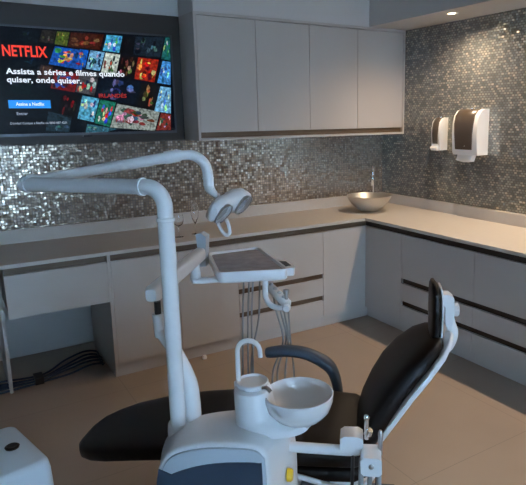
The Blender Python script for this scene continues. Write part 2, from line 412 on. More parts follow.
# (first colour = ground, others = blocks of the picture)
A([(108,60),(172,65),(158,132),(92,124)], (70,160,200), (60,190,90), (210,220,210), (40,90,200))
A([(178,66),(222,68),(212,140),(162,132)], (8,8,10), (25,20,22))
A([(225,68),(340,70),(322,152),(215,140)], (28,38,50), (80,100,115), (12,14,20), (55,70,85))
A([(345,70),(366,72),(366,165),(328,157)], (30,90,90), (190,200,200), (40,120,60))
A([(0,118),(35,122),(20,192),(-12,188)], (20,90,190), (30,50,110), (200,180,60))
A([(42,122),(100,131),(80,206),(24,196)], (110,165,205), (25,50,80), (170,200,215), (30,60,100))
A([(104,132),(162,140),(145,222),(85,212)], (190,200,190), (60,90,60), (50,50,60), (150,60,50))
A([(166,142),(232,150),(216,234),(150,224)], (22,16,18), (110,70,50), (60,30,30), (150,120,100))
A([(235,151),(318,161),(300,252),(219,238)], (150,40,25), (220,120,60), (200,30,30), (240,190,120), (90,20,30))
A([(334,165),(366,170),(366,262),(312,254)], (70,140,210), (210,225,235), (40,80,150))
A([(0,200),(78,214),(58,306),(-18,290)], (70,70,75), (180,30,35), (190,185,180), (40,45,60))
A([(85,222),(246,250),(220,340),(64,314)], (10,18,32), (35,60,95), (90,110,135), (20,25,40), (60,75,100))
A([(250,252),(312,266),(294,361),(231,346)], (18,16,14), (120,120,60), (150,90,70), (60,70,30))
A([(325,268),(367,274),(367,378),(300,368)], (110,170,210), (215,230,240), (60,120,190))
A([(10,305),(78,318),(55,412),(-10,398)], (85,165,200), (210,230,235), (40,100,150), (160,200,210))
A([(82,321),(145,333),(120,432),(58,416)], (30,110,90), (190,40,50), (50,90,200), (230,210,160))
A([(150,338),(322,371),(303,452),(122,434)], (140,150,145), (90,60,45), (60,90,95), (200,200,190), (50,80,80), (150,60,50))
A([(328,376),(367,382),(367,444),(308,446)], (120,50,45), (210,200,190), (40,90,90))
A([(30,420),(150,440),(110,455),(22,456)], (50,95,110), (120,150,160))
B([(80,40),(165,42),(150,92),(60,84)], (14,20,28), (30,40,50))
B([(170,40),(226,44),(215,96),(158,88)], (40,38,36), (80,70,60))
B([(230,46),(281,50),(270,106),(220,97)], (70,85,35), (160,140,60), (90,110,50))
B([(287,50),(420,58),(404,120),(275,108)], (60,28,18), (130,60,40), (90,40,30), (150,90,60))
B([(222,106),(350,125),(330,202),(197,178)], (25,80,170), (190,30,40), (60,160,80), (230,190,70), (30,50,120), (200,120,90))
B([(165,180),(215,188),(200,250),(150,240)], (60,45,45), (110,80,80))
B([(222,200),(322,220),(300,292),(205,275)], (110,20,22), (30,70,130), (60,10,14), (40,90,160))
B([(250,300),(322,305),(300,402),(230,380)], (10,8,10), (120,20,20), (45,35,35))
B([(195,370),(290,390),(280,452),(185,448)], (35,52,62), (70,90,100), (20,35,42))
B([(60,230),(140,240),(120,300),(40,290)], (8,20,24), (14,30,34))
B([(100,130),(190,150),(170,200),(85,185)], (6,12,22), (10,40,80))
SY = TY+.004
bm = bm_(); cl = bm.loops.layers.float_color.new('Col')
def face(pts, c):
    f = bm.faces.new([bm.verts.new(p) for p in pts])
    for l in f.loops: l[cl] = (*c, 1)
face([(TX0+.011, SY, TZ0+.017), (TX1-.011, SY, TZ0+.017), (TX1-.011, SY, TZ1-.011), (TX0+.011, SY, TZ1-.011)], lin((10,14,22)))
cx0, cx1, cz0, cz1 = TX0+.012, TX1-.012, TZ0+.018, TZ1-.012
def clampw(p): return Vector((min(max(p.x, cx0), cx1), p.y, min(max(p.z, cz0), cz1)))
rnd = random.Random(3)
for pts, cols in posters:
    W4 = [clampw(on_y(x, y, SY-.0008)) for x, y in pts]
    face([W4[3], W4[2], W4[1], W4[0]], lin(cols[0]))
    def bil(u, v, d): 
        p = (W4[0]*(1-u)+W4[1]*u)*(1-v)+(W4[3]*(1-u)+W4[2]*u)*v; p.y = SY-.0008-d; return p
    k = 0
    for c in list(cols[1:])*4:
        k += 1
        u = rnd.uniform(.1, .9); v = rnd.uniform(.15, .85); ru = rnd.uniform(.04, .13); rv = rnd.uniform(.05, .2); n = rnd.choice((5, 7, 9))
        ph = rnd.random()*6; c2 = tuple(min(255, max(0, x*rnd.uniform(.7, 1.25))) for x in c)
        face([bil(min(.97, max(.03, u+ru*math.cos(-ph-2*math.pi*i/n)*rnd.uniform(.7, 1.2))), min(.97, max(.03, v+rv*math.sin(-ph-2*math.pi*i/n)*rnd.uniform(.7, 1.2))), k*.00004) for i in range(n)], lin(c2))
me = bpy.data.meshes.new('screen'); bmesh.ops.translate(bm, verts=bm.verts, vec=-tv.location); bm.to_mesh(me); bm.free(); me.materials.append(M['screenp'])
scr = bpy.data.objects.new('screen', me); COL.objects.link(scr); scr.parent = tv
YT = SY-.004
def tx(px, py): return on_y(px, py, YT)
def txt(name, s, p0, p1, hpx, m, bold=.0, cap=.72):
    a = tx(*p0); e = tx(*p1); h = (tx(p0[0], p0[1]-hpx)-a).length/cap
    t = text_mesh(name, s, (a.x, YT, a.z), h, m, tv, bold=bold, width=(e.x-a.x)); return t
a_ = txt('logo_text', 'NETFLIX', (2.6, 55.5), (47.5, 56), 11.2, M['t_red'], bold=.02); a_['label'] = 'red logo lettering'
txt('headline_text', 'Assista a séries e filmes quando', (6, 73.6), (124.5, 74.5), 5.8, M['t_white'], bold=.022)
txt('headline_text', 'quiser, onde quiser.', (7, 82.0), (81.5, 82.6), 5.8, M['t_white'], bold=.022)
p0 = tx(8, 100); p1 = tx(51, 108.2)
bt = link('button', box(bm_(), p0.x, p1.x, YT+.0008, YT+.0014, p1.z, p0.z), M['t_blue'], tv, smooth=False)
txt('button_text', 'Assine a Netflix', (16, 105.6), (44.5, 105.8), 3.4, M['t_white'], bold=.02)
txt('link_text', 'Entrar', (17, 115), (28, 115), 3, M['t_dim'])
txt('small_text', 'Dúvidas? Contate a Netflix no 0800 887 4201', (10.5, 124.5), (67, 123.5), 2.3, M['t_dim'])
txt('title_text', 'IRLANDÉS', (99, 97.4), (127, 101.6), 3.8, mat('dull_red_letters', (.1,0,0), .4, emit=(.6,.03,.02), estr=.6), bold=.02)
txt('title_text', 'Klaus', (116, 122.5), (131, 125.5), 4.2, mat('dark_red_letters', (.1,0,0), .4, emit=(.3,.02,.02), estr=.5), bold=.01)

# ------------------------------------------------------------ basin, tap
bc = Vector((.235, .25, ZTOP))
b = bm_(); lathe(b, bc, [(.06, .0005), (.075, .004), (.12, .032), (.165, .075), (.196, .124), (.205, .146), (.200, .148), (.19, .130), (.155, .082), (.11, .040), (.05, .016), (.012, .013)], 64)
r = tag(link('vessel_basin', b, M['satin']), 'round brushed-steel vessel basin standing on the worktop in the corner', 'basin'); origin_to(r, bc)
tp = Vector((.50, .52, ZTOP))
r = thing('basin_tap', 'slim chrome tap standing behind the steel basin', 'tap', tp)
d = (bc-tp); d.z = 0; d.normalize()
b = bm_(); lathe(b, tp, [(.024, .0005), (.024, .01), (.011, .014)], 24); tube(b, [tp+Vector((0,0,.01)), tp+Vector((0,0,.34))] + arc(tp+Vector((0,0,.34))+d*.045, -d, Vector((0,0,1)), .045, 12, 170, 8) + [tp+Vector((0,0,.30))+d*.089], .0085, 14)
link('spout', b, M['chrome'], r)
b = bm_(); q = tp+d*.089+Vector((0,0,.20)); lathe(b, q, [(.010, 0), (.0165, .008), (.0165, .09), (.011, .105)], 20); link('spray_head', b, M['chrome'], r)

# ------------------------------------------------------------ dispensers on the right wall
def dispenser(name, label, y0, y1, z0, z1, dep, towel):
    XW = WX-.007
    r = thing(name, label, 'dispenser', (XW, (y0+y1)/2, z0))
    h = z1-z0
    # side profile (distance from wall, z): bulging front, rounded top
    prof = [(0, z0), (dep*.86, z0), (dep*.92, z0+h*.06), (dep*.99, z0+h*.45), (dep*.97, z0+h*.68), (dep*.86, z0+h*.86), (dep*.6, z0+h*.97), (dep*.35, z1), (0, z1)]
    b = bm_(); prism(b, [Vector((XW-d_, y0, z)) for d_, z in prof], Vector((0, y1-y0, 0))); bevel(b, .012, 4, 40)
    link('housing', b, M['white'], r)
    # smoked cover wrapping the front and the top
    m0, m1 = (y0+(y1-y0)*.13, y1-(y1-y0)*.05)
    pf = [(dep*.955, z0+h*(.12 if towel else .2)), (dep*1.0, z0+h*.45), (dep*.985, z0+h*.68), (dep*.88, z0+h*.86), (dep*.62, z0+h*.975), (dep*.45, z1+.001)]
    b = bm_(); rs = []
    for k, (d_, z) in enumerate(pf):
        wdt = 1 if k > 1 else .86+.07*k
        c_ = (m0+m1)/2; hw = (m1-m0)/2*wdt
        rs.append([Vector((XW-d_+.012, c_-hw, z)), Vector((XW-d_-.004, c_-hw+.008, z)), Vector((XW-d_-.007, c_, z)), Vector((XW-d_-.004, c_+hw-.008, z)), Vector((XW-d_+.012, c_+hw, z))])
    rings(b, rs); link('cover', b, M['smoke'], r, ang=60)
    b = bm_(); cc = Vector((XW-dep*.4, (y0+y1)/2, z1)); lathe(b, cc, [(.012, -.003), (.012, .006), (.006, .012)], 16); link('lock', b, M['chrome'], r)
    b = bm_(); yc = (y0+y1)/2; box(b, XW-dep*.955-.008, XW-dep*.955-.004, yc-.014, yc+.014, z0+h*.19, z0+h*.22)
    if towel: link('badge', b, M['alu'], r, smooth=False)
    else: b.free()
    return r, XW
r, XW = dispenser('soap_dispenser', 'small white soap dispenser with smoked front on right mosaic wall', -.215, -.115, 1.455, 1.735, .10, False)
b = bm_(); prism(b, [Vector((XW-x, -.20, z)) for x, z in ((.03, 1.452), (.03, 1.475), (.115, 1.49), (.128, 1.475), (.11, 1.452))], Vector((0, .07, 0))); bevel(b, .006, 3); link('push_lever', b, M['white'], r)
r, XW = dispenser('paper_towel_dispenser', 'large white paper towel dispenser with smoked front on right mosaic wall', -.662, -.398, 1.432, 1.80, .14, True)
tw = bm_(); prism(tw, [Vector((XW-.06, -.60, 1.4315)), Vector((XW-.06, -.44, 1.4315)), Vector((XW-.075, -.44, 1.385)), Vector((XW-.075, -.52, 1.372)), Vector((XW-.075, -.59, 1.378))], Vector((-.05, 0, 0)))
tag(origin_to(link('paper_towel', tw, M['paper'], smooth=False), (XW-.08, -.52, 1.431)), 'folded white paper towel hanging out of the large dispenser', 'paper towel')

# ------------------------------------------------------------ downlights in the soffit
for i, y in enumerate((-.51, -1.55, -2.5, -3.4)):
    lx = .43
    r = thing('downlight', ('lit recessed downlight in the soffit above the towel dispenser' if i == 0 else 'lit recessed downlight in the soffit, %s from the corner, beyond the photo' % ('second','third','fourth')[i-1]), 'downlight', (lx, y, 2.527), 'downlights in the soffit')
    b = bm_(); lathe(b, (lx, y, 2.527), [(.030, 0), (.048, 0), (.048, -.004), (.042, -.007), (.030, -.004)], 32, cap=False)
    rs_ = b; link('ring', rs_, M['white'], r)
    b = bm_(); lathe(b, (lx, y, 2.5245), [(.029, 0), (.029, .0015)], 24); link('bulb', b, M['lamp'], r)
    L = bpy.data.lights.new('downlight_beam', 'SPOT'); L.energy = 63; L.color = (1, .76, .52); L.spot_size = R(154); L.spot_blend = .85; L.shadow_soft_size = .025
    lo = bpy.data.objects.new('downlight_beam', L); COL.objects.link(lo); lo.location = (lx, y, 2.515)

# ------------------------------------------------------------ glasses on the worktop
def glass(name, label, x, y, prof):
    b = bm_(); lathe(b, (x, y, ZTOP+.0005), prof, 32, cap=True)
    return tag(origin_to(link(name, b, M['glass']), (x, y, ZTOP+.0005)), label, 'glass', 'stemmed glasses on the worktop')
glass('wine_glass', 'round-bowled stemmed glass on the worktop, nearest the white lamp post', -1.60, .17,
      [(.034, 0), (.034, .002), (.006, .006), (.0035, .012), (.0035, .07), (.008, .078), (.028, .092), (.037, .115), (.037, .14), (.033, .165), (.0315, .165), (.035, .14), (.035, .116), (.026, .095), (.004, .082)])
glass('champagne_glass', 'tall narrow stemmed glass on the worktop, beside the tray bracket', -1.46, .20,
      [(.032, 0), (.032, .002), (.006, .006), (.0035, .012), (.0035, .075), (.01, .09), (.026, .13), (.030, .17), (.027, .235), (.0255, .235), (.028, .17), (.024, .132), (.004, .094)])

# ------------------------------------------------------------ cables under the desk, door stop
def cable(label, pts, r_=.006):
    b = bm_(); tube(b, pts, r_, 8, smooth=6)
    o = link('cable', b, M['cable']); origin_to(o, pts[0]); return tag(o, label, 'cable', 'loose cables under the desk')
rc = random.Random(5)
labs = ['dark cable curving highest in the bundle under the desk', 'dark cable along the front of the bundle under the desk', 'dark cable looping back to the desk end panel',
        'dark cable running left past the desk leg panel', 'dark cable tucked behind the others under the desk', 'thin dark cable lying closest to the plinth']
for i, lb in enumerate(labs):
    z = .008+.012*(i % 3)
    off = (i-2.5)*.02
    pts = [(-3.15, .24+off, z), (-2.9, .26+off*1.4, z), (-2.66, .24+off*.7, z+.004), (-2.55, .27+off*.8, z), (-2.42, .34+off*1.8, z+.01*(i % 2)), (-2.27, .42+off*2.2, z+.006), (-2.185, .40+off*2.0, z), (-2.19, .33+off, z)]
    cable(lb, pts, .0075)
b = bm_(); box(b, -2.645, -2.59, .20, .30, .002, .05); bevel(b, .01, 3)
tag(origin_to(link('cable_connector', b, M['black']), (-2.62, .25, 0)), 'black plug block in the middle of the loose cables', 'connector')
b = bm_(); ds = Vector((-1.53, -.03, 0)); lathe(b, ds, [(.016, 0), (.018, .012), (.013, .026), (.003, .03)], 20)
tag(origin_to(link('door_stop', b, M['white']), ds), 'tiny white rubber stop on the floor by the plinth', 'door stop')

# ------------------------------------------------------------ dental chair
ch = thing('dental_chair', 'black reclined dental chair with white shell and raised slim headrest', 'dental chair', Q(-.3, 0, 0))
# legrest + seat cushion
st = [(-1.197, .358, .03, .012, 14), (-1.187, .360, .09, .022, 14), (-1.155, .368, .145, .03, 14), (-1.10, .382, .185, .033, 14), (-1.02, .401, .215, .035, 13), (-.9, .424, .235, .037, 11),
      (-.7, .450, .25, .042, 7), (-.5, .462, .255, .048, 3), (-.3, .46, .26, .052, 0), (-.12, .458, .26, .052, 0), (0, .452, .25, .05, -4), (.03, .447, .24, .04, -4), (.045, .445, .21, .02, -4)]
b = bm_(); loft_cushion(b, st, .45); link('seat_cushion', b, M['leather'], ch)
# seat pan
b = bm_(); loft_cushion(b, [(-.56, .385, .15, .012, 4), (-.5, .376, .2, .026, 3), (-.2, .362, .225, .042, 0), (0, .358, .215, .046, 0), (.05, .365, .19, .04, 5), (.08, .38, .15, .02, 8)], .6); link('seat_pan', b, M['leather'], ch)
b = bm_(); tube(b, Qs([(-.32, -.235, .385), (-.2, -.255, .378), (-.10, -.258, .352), (-.02, -.25, .338), (.05, -.235, .352), (.085, -.20, .38)]), .011, 10, smooth=5); link('side_rail', b, M['white_metal'], ch)
# backrest
bs = [(.025, .43, .15, .02, 66), (.04, .46, .19, .04, 67), (.072, .54, .212, .048, 68), (.11, .62, .222, .05, 64), (.155, .70, .222, .05, 58), (.21, .77, .212, .046, 50), (.268, .828, .188, .040, 42), (.312, .862, .15, .032, 38), (.336, .882, .11, .02, 38), (.342, .887, .06, .008, 38)]
b = bm_(); loft_cushion(b, bs, .55); link('backrest', b, M['leather'], ch)
def off(st_, dn, wf, th, lo=0, hi=None):
    o = []
    for s, z, hw, hh, an in st_[lo:hi]:
        o.append((s+math.sin(R(an))*dn, z-math.cos(R(an))*dn, hw*wf, th, an))
    return o
shell = [(.10, .50, .17, .012, 60), (.105, .515, .20, .016, 60), (.16, .615, .225, .016, 57), (.215, .70, .225, .016, 52), (.28, .775, .205, .016, 47), (.34, .84, .16, .015, 45), (.375, .88, .10, .013, 50), (.385, .90, .06, .008, 60)]
b = bm_(); loft_cushion(b, shell, .4); o = link('back_shell', b, M['white'], ch); o['label'] = 'white plastic back shell'
# hinge from shell to headrest
b = bm_(); tube(b, Qs([(.33, 0, .80), (.37, 0, .84), (.39, 0, .885), (.385, 0, .93), (.375, 0, .98)]), [.03, .034, .028, .02, .016], 16, smooth=4); link('headrest_stem', b, M['white'], ch)
hs = [(.313, .855, .04, .008, 92), (.315, .865, .07, .016, 92), (.318, .90, .08, .018, 92), (.319, .98, .085, .02, 93), (.317, 1.05, .08, .019, 95), (.313, 1.088, .065, .015, 98), (.310, 1.105, .04, .007, 98)]
b = bm_(); loft_cushion(b, hs, .6); hd = link('headrest', b, M['leather'], ch)
b = bm_(); loft_cushion(b, [(.341, .875, .045, .004, 92), (.343, .89, .065, .006, 92), (.345, .98, .07, .006, 93), (.342, 1.06, .065, .006, 95), (.339, 1.085, .045, .004, 97)], .5); link('headrest_plate', b, M['white'], hd)
b = bm_(); prism(b, Qs([(.349, -.03, 1.055), (.374, -.03, 1.055), (.392, -.03, 1.04), (.396, -.03, .99), (.39, -.03, .93), (.372, -.03, .915), (.362, -.03, .93), (.358, -.03, 1.0), (.349, -.03, 1.02)]), TA*.06); bevel(b, .008, 3, 25); link('headrest_bracket', b, M['white'], hd)
b = bm_(); lathe(b, Q(.394, 0, .985), [(.026, 0), (.028, .004), (.028, .018), (.022, .022)], 8, axis=SA); link('adjusting_knob', b, M['white'], hd, ang=30)
# armrest (far side)
b = bm_(); tube(b, Qs([(-.432, .29, .655), (-.425, .29, .656), (-.40, .29, .659), (-.32, .29, .668), (-.23, .29, .655), (-.145, .29, .612), (-.108, .29, .565), (-.088, .29, .49), (-.08, .285, .40)]), [.008, .028, .033, .035, .036, .039, .034, .030, .027], 18, smooth=5, flat=.8); link('armrest', b, M['slate'], ch)
b = bm_(); tube(b, Qs([(-.08, .30, .41), (-.08, .24, .375), (-.10, .12, .355)]), [.026, .026, .02], 12, smooth=3); link('armrest_bracket', b, M['slate'], ch)
# lift and floor base
b = bm_(); prism(b, Qs([(-.5, -.14, .05), (.02, -.14, .05), (.06, -.14, .16), (0, -.14, .345), (-.38, -.14, .345), (-.55, -.14, .14)]), TA*.28); bevel(b, .03, 4, 20); link('lift_housing', b, M['white'], ch)
b = bm_(); prism(b, Qs([(-.16, -.175, .05), (0, -.175, .05), (0, -.175, .12), (-.13, -.175, .34), (-.20, -.175, .34), (-.22, -.175, .28)]), TA*.03); bevel(b, .01, 3, 20); link('side_cover', b, M['slate'], ch)
b = bm_(); prism(b, Qs([(-.75, -.22, 0), (.18, -.2, 0), (.24, -.12, 0), (.24, .12, 0), (.18, .2, 0), (-.75, .22, 0)]), Vector((0, 0, .05))); bevel(b, .02, 3, 50); link('floor_plate', b, M['slate'], ch)

# foot control
fc = Q(.22, -.31, 0)
r = thing('foot_control', 'black round foot control on the floor below the suction holder', 'foot control', fc)
b = bm_(); lathe(b, fc, [(.09, .001), (.095, .02), (.085, .045), (.05, .06), (.02, .065)], 40); link('housing', b, M['black'], r)
b = bm_(); lathe(b, fc+Vector((0,0,.062)), [(.035, 0), (.04, .012), (.03, .02)], 24); link('pedal', b, M['black'], r)
b = bm_(); tube(b, [fc+Vector((0,0,.03))-SA*.08, fc-SA*.16+Vector((0,0,.012)), Q(-.05, -.27, .008), Q(-.2, -.24, .008)], .006, 8, smooth=5); link('cord', b, M['black'], r)

# ------------------------------------------------------------ dental unit with cuspidor
un = thing('dental_unit', 'white dental unit body carrying the round spittoon bowl and spray tube', 'dental unit', Q(-.45, -.5, 0))
T0, T1 = -.62, -.375
FR = [(-.665, .02), (-.66, .40), (-.637, .58), (-.622, .65), (-.577, .705), (-.483, .733), (-.385, .739), (-.305, .735), (-.274, .715), (-.264, .68), (-.26, .50), (-.26, .02)]
BK = [(-.735, .02), (-.725, .40), (-.705, .53), (-.68, .61), (-.62, .665), (-.54, .705), (-.40, .728), (-.28, .718), (-.225, .685), (-.205, .62), (-.20, .45), (-.20, .02)]
def sil(pts, n=5): return [(p.x, p.z) for p in catmull([Vector((x, 0, z)) for x, z in pts], n)]
FRS, BKS = sil(FR), sil(BK)
def mixs(k, dx=0, dz=0):
    o = []
    for (x0, z0), (x1, z1) in zip(FRS, BKS):
        x, z = x0+(x1-x0)*k, z0+(z1-z0)*k
        cx_ = -.46; x = cx_+(x-cx_)*(1-dx); z = z*(1-dz); o.append((x, z))
    return o
b = bm_(); rings(b, [[Q(x, t, z) for x, z in mixs(k, dx, dz)] for t, k, dx, dz in ((T0, 0, .03, .012), (T0+.004, .01, .012, .005), (T0+.014, .04, 0, 0), (T0+.06, .2, 0, 0), (T0+.12, .5, 0, 0), (T0+.18, .8, 0, 0), (T1-.015, .98, 0, 0), (T1-.004, 1, .015, .006), (T1, 1, .03, .015))])
link('body', b, M['white'], un, ang=60)
b = bm_(); rings(b, [[Q(x, t, max(z, .03)) for x, z in mixs(0, dx, dz)] for t, dx, dz in ((T0-.001, .05, .018), (T0-.009, .055, .02), (T0-.012, .075, .03))]); fp = link('front_panel', b, M['grey_pl'], un)
pn = sil([(-.60, .03), (-.63, .597), (-.58, .630), (-.51, .658), (-.43, .676), (-.345, .683), (-.292, .682), (-.283, .666), (-.282, .50), (-.282, .03)], 3)
b = bm_(); prism(b, Qs([(s, T0-.0155, z) for s, z in pn]), TA*.0034); fn = link('dark_inset', b, M['navy'], fp); fn['label'] = 'navy inset'
b = bm_(); lathe(b, Q(-.595, T0-.0155, .545), [(.04, 0), (.046, .004), (.046, .008), (.038, .012), (.03, .010)], 40, axis=-TA); link('round_cap', b, M['grey_pl'], fp)
# post socket (left end, rises round the lamp post)
b = bm_(); rs = []
for z, g_ in ((.58, 1.0), (.655, 1.0), (.68, .97), (.686, .9)):
    rs.append([Q(-.598+a*g_, -.40+b_*g_, z) for a, b_ in sq(0, .068, .05, .8, 36)])
rings(b, rs); link('post_socket', b, M['white'], un)
# cuspidor tower
b = bm_(); rs = []
for z, sc, rx, rtt in ((.715, -.275, .128, .094), (.733, -.275, .13, .096), (.739, -.276, .127, .094), (.748, -.297, .107, .092), (.757, -.325, .078, .088), (.77, -.334, .069, .085), (.81, -.339, .065, .080), (.84, -.342, .063, .074), (.85, -.343, .060, .070), (.853, -.343, .052, .060)):
    rs.append([Q(sc+a, -.45+b_, z) for a, b_ in sq(0, rx, rtt, .92, 40)])
rings(b, rs); link('cuspidor_tower', b, M['white'], un)
bcn = Q(-.184, -.45, .735)
b = bm_(); lathe(b, bcn, [(.045, -.015), (.055, .0), (.085, .018), (.108, .045), (.118, .078), (.119, .098), (.1155, .101), (.112, .097), (.109, .078), (.098, .047), (.072, .022), (.04, .015), (.01, .014)], 64)
bw = link('spittoon_bowl', b, M['ceramic'], un); bw['label'] = 'white round spittoon bowl'
b = bm_(); lathe(b, bcn+Vector((0,0,.0165)), [(.032, 0), (.032, .003), (.027, .004)], 28); link('drain_strainer', b, M['grey_pl'], bw)
b = bm_(); lathe(b, Q(-.343, -.45, .853), [(.045, 0), (.053, .006), (.056, .018), (.052, .022), (.048, .014), (.02, .012)], 40); link('cup_rest', b, M['white'], un)
b = bm_(); tube(b, Qs([(-.30, -.49, .866), (-.285, -.495, .868), (-.272, -.50, .858)]), .008, 12, smooth=4); link('rinse_nozzle', b, M['chrome'], un)
b = bm_(); pa = [Q(-.393, -.44, .845), Q(-.393, -.44, .975)] + arc(Q(-.354, -.44, .975), -SA, Vector((0,0,1)), .039, 12, 170, 8) + [Q(-.314, -.44, .955)]
tube(b, pa, .0085, 16); lathe(b, Q(-.393, -.44, .843), [(.015, 0), (.015, .02), (.009, .024)], 20); link('cup_filler_tube', b, M['white_metal'], un)
b = bm_(); lathe(b, Q(-.214, -.49, .548), [(.022, -.01), (.022, .004), (.017, .010)], 24, axis=SA); yk = link('yellow_knob', b, M['yellow'], un); yk['label'] = 'yellow knob'
# assistant arm and holder
b = bm_(); tube(b, Qs([(-.22, -.44, .625), (-.16, -.44, .622), (-.02, -.44, .618), (.02, -.44, .622), (.035, -.44, .628)]), .0185, 16, smooth=4); link('assistant_arm', b, M['white_metal'], un)
b = bm_(); prism(b, Qs([(-.042, -.47, .628), (-.044, -.47, .676), (-.03, -.47, .686), (.018, -.47, .686), (.034, -.47, .676), (.036, -.47, .628)]), TA*.07); bevel(b, .007, 3, 25); hb = link('instrument_holder', b, M['white'], un)
b = bm_(); prism(b, Qs([(.028, -.53, .592), (.026, -.53, .636), (.036, -.53, .648), (.084, -.53, .648), (.096, -.53, .638), (.098, -.53, .592), (.088, -.53, .582), (.038, -.53, .582)]), TA*.085); bevel(b, .008, 3, 25); link('instrument_holder', b, M['white'], un)
b = bm_(); lathe(b, Q(.062, -.53, .618), [(.009, -.004), (.009, .003), (.005, .005)], 16, axis=-TA); link('screw', b, M['alu'], un)
b = bm_(); tube(b, Qs([(.05, -.44, .68), (.055, -.44, .70)]), .014, 16); tube(b, Qs([(.047, -.44, .665), (.046, -.44, .74)]), [.008, .0075], 14); lathe(b, Q(.046, -.44, .74), [(.010, 0), (.011, .005), (.008, .012)], 14); st_ = link('suction_tip', b, M['chrome'], un)
b = bm_(); tube(b, Qs([(.092, -.46, .62), (.094, -.46, .69)]), [.010, .008], 14); lathe(b, Q(.094, -.46, .69), [(.009, 0), (.009, .01), (.005, .02)], 12); link('syringe', b, M['alu'], un)
for s0, m_, q_ in ((.03, 'hose', -.47), (.06, 'hose', -.46), (.09, 'hose', -.49), (.0, 'black', -.45), (.085, 'black', -.46)):
    b = bm_(); tube(b, Qs([(s0, q_, .61), (s0-.005, q_, .46), (s0-.03, q_+.01, .3), (s0-.10, q_+.02, .16), (s0-.20, q_+.02, .2), (-.215, q_+.01, .28)]), .009 if m_ == 'hose' else .006, 10, smooth=6); link('hose', b, M[m_], un)

# ------------------------------------------------------------ operating light on its post
li = thing('operating_light', 'white dental operating light on a tall post and two long arms', 'lamp', Q(-.624, -.42, .68))
P0 = Q(-.622, -.42, .66)
el = Q(-1.215, -.22, 1.52)        # far elbow of the first arm
top = Q(-.622, -.42, 1.533); dv = (el-top); dv.normalize()
rb_ = .07
b = bm_(); pa = [P0, top-Vector((0,0,rb_))] + arc(top-Vector((0,0,rb_))+dv*rb_, -dv, Vector((0,0,1)), rb_, 10, 80, 8) + [top+dv*rb_, top+dv*.09]
tube(b, [P0, top-Vector((0,0,.11))], .0275, 28); lathe(b, top-Vector((0,0,.115)), [(.0275, 0), (.0305, .002), (.0305, .012), (.0275, .014)], 28)
link('post', b, M['white_metal'], li)
b = bm_(); tube(b, [top-Vector((0,0,.105))] + pa[1:], .0265, 28); link('elbow', b, M['white_metal'], li)
b = bm_(); tube(b, [top+dv*.085, top+dv*.09, top+dv*.1, el+dv*.02, el+dv*.024], [.0265, .030, .0265, .0265, .02], 28); tube(b, [top+dv*.083, top+dv*.095], .0305, 28); tube(b, [el-dv*.01, el-dv*.002], .029, 28); link('lower_arm', b, M['white_metal'], li)
ej = Q(-.69, -.05, 1.612)
e1 = Q(-1.17, -.205, 1.535)
b = bm_(); lathe(b, el-Vector((0,0,.002)), [(.02, -.02), (.024, 0), (.024, .02), (.018, .03)], 24); link('pivot', b, M['grey_pl'], li)
b = bm_(); d2 = (ej-e1).normalized(); tube(b, [el+Vector((0,0,.02)), e1, ej-d2*.05], [.018, .0205, .0215], 24); tube(b, [ej-d2*.052, ej-d2*.04, ej, ej+d2*.02], [.024, .025, .024, .018], 24); link('upper_arm', b, M['white_metal'], li)
b = bm_(); tube(b, [ej+d2*.005, Q(-.648, -.02, 1.612), Q(-.617, -.01, 1.597), Q(-.596, 0, 1.568), Q(-.588, 0, 1.525), Q(-.587, 0, 1.49)], [.019, .02, .0205, .021, .021, .021], 24, smooth=4); tube(b, Qs([(-.588, 0, 1.522), (-.5878, 0, 1.516)]), .0225, 24); link('drop_elbow', b, M['white_metal'], li)
b = bm_(); tube(b, Qs([(-.587, 0, 1.495), (-.582, 0, 1.475), (-.560, -.004, 1.450), (-.53, -.01, 1.425)]), [.021, .019, .014, .013], 20, smooth=5); link('yoke', b, M['white_metal'], li)
# head: two shallow reflectors in one winged housing looking down towards the patient
hc = Q(-.505, 0, 1.405)
ax = (SA*.72 - TA*.24 - Vector((0,0,.55))).normalized()         # beam direction
hu = (TA*.84 + SA*.46 + Vector((0,0,.06))).normalized(); hu = (hu-ax*hu.dot(ax)).normalized(); hv = ax.cross(hu)
b = bm_(); rs = []
for u_, wd, dp_, bk in ((-.125, .012, .008, .0), (-.115, .035, .022, .002), (-.085, .05, .03, .006), (-.045, .052, .033, .012), (0, .036, .034, .018), (.045, .052, .036, .016), (.085, .05, .034, .010), (.115, .035, .022, .002), (.125, .012, .008, .0)):
    rs.append([hc+hu*u_+hv*a-ax*(bk-b_) for a, b_ in sq(0, wd, dp_, .7, 28)])
rings(b, rs); hd = link('head', b, M['white'], li)
for s_ in (-1, 1):
    b = bm_(); lathe(b, hc+hu*(.068*s_)+ax*.018, [(.040, -.012), (.044, .004), (.043, .009), (.02, .013), (.003, .0135)], 32, axis=ax); link('lens', b, M['lens'], hd)
    b = bm_(); lathe(b, hc+hu*(.068*s_)+ax*.016, [(.045, -.004), (.0475, .006), (.0475, .012), (.0445, .012), (.0445, -.004)], 32, axis=ax, cap=False); link('lens_ring', b, M['alu'], hd)
b = bm_(); g0 = Q(-.50, -.055, 1.355); pa = Qs([(-.545, -.06, 1.375), (-.538, -.065, 1.345), (-.522, -.07, 1.315), (-.505, -.075, 1.302), (-.492, -.075, 1.31), (-.494, -.07, 1.332), (-.505, -.065, 1.365)])
tube(b, pa, .0075, 12, smooth=4); link('handle', b, M['white'], hd)

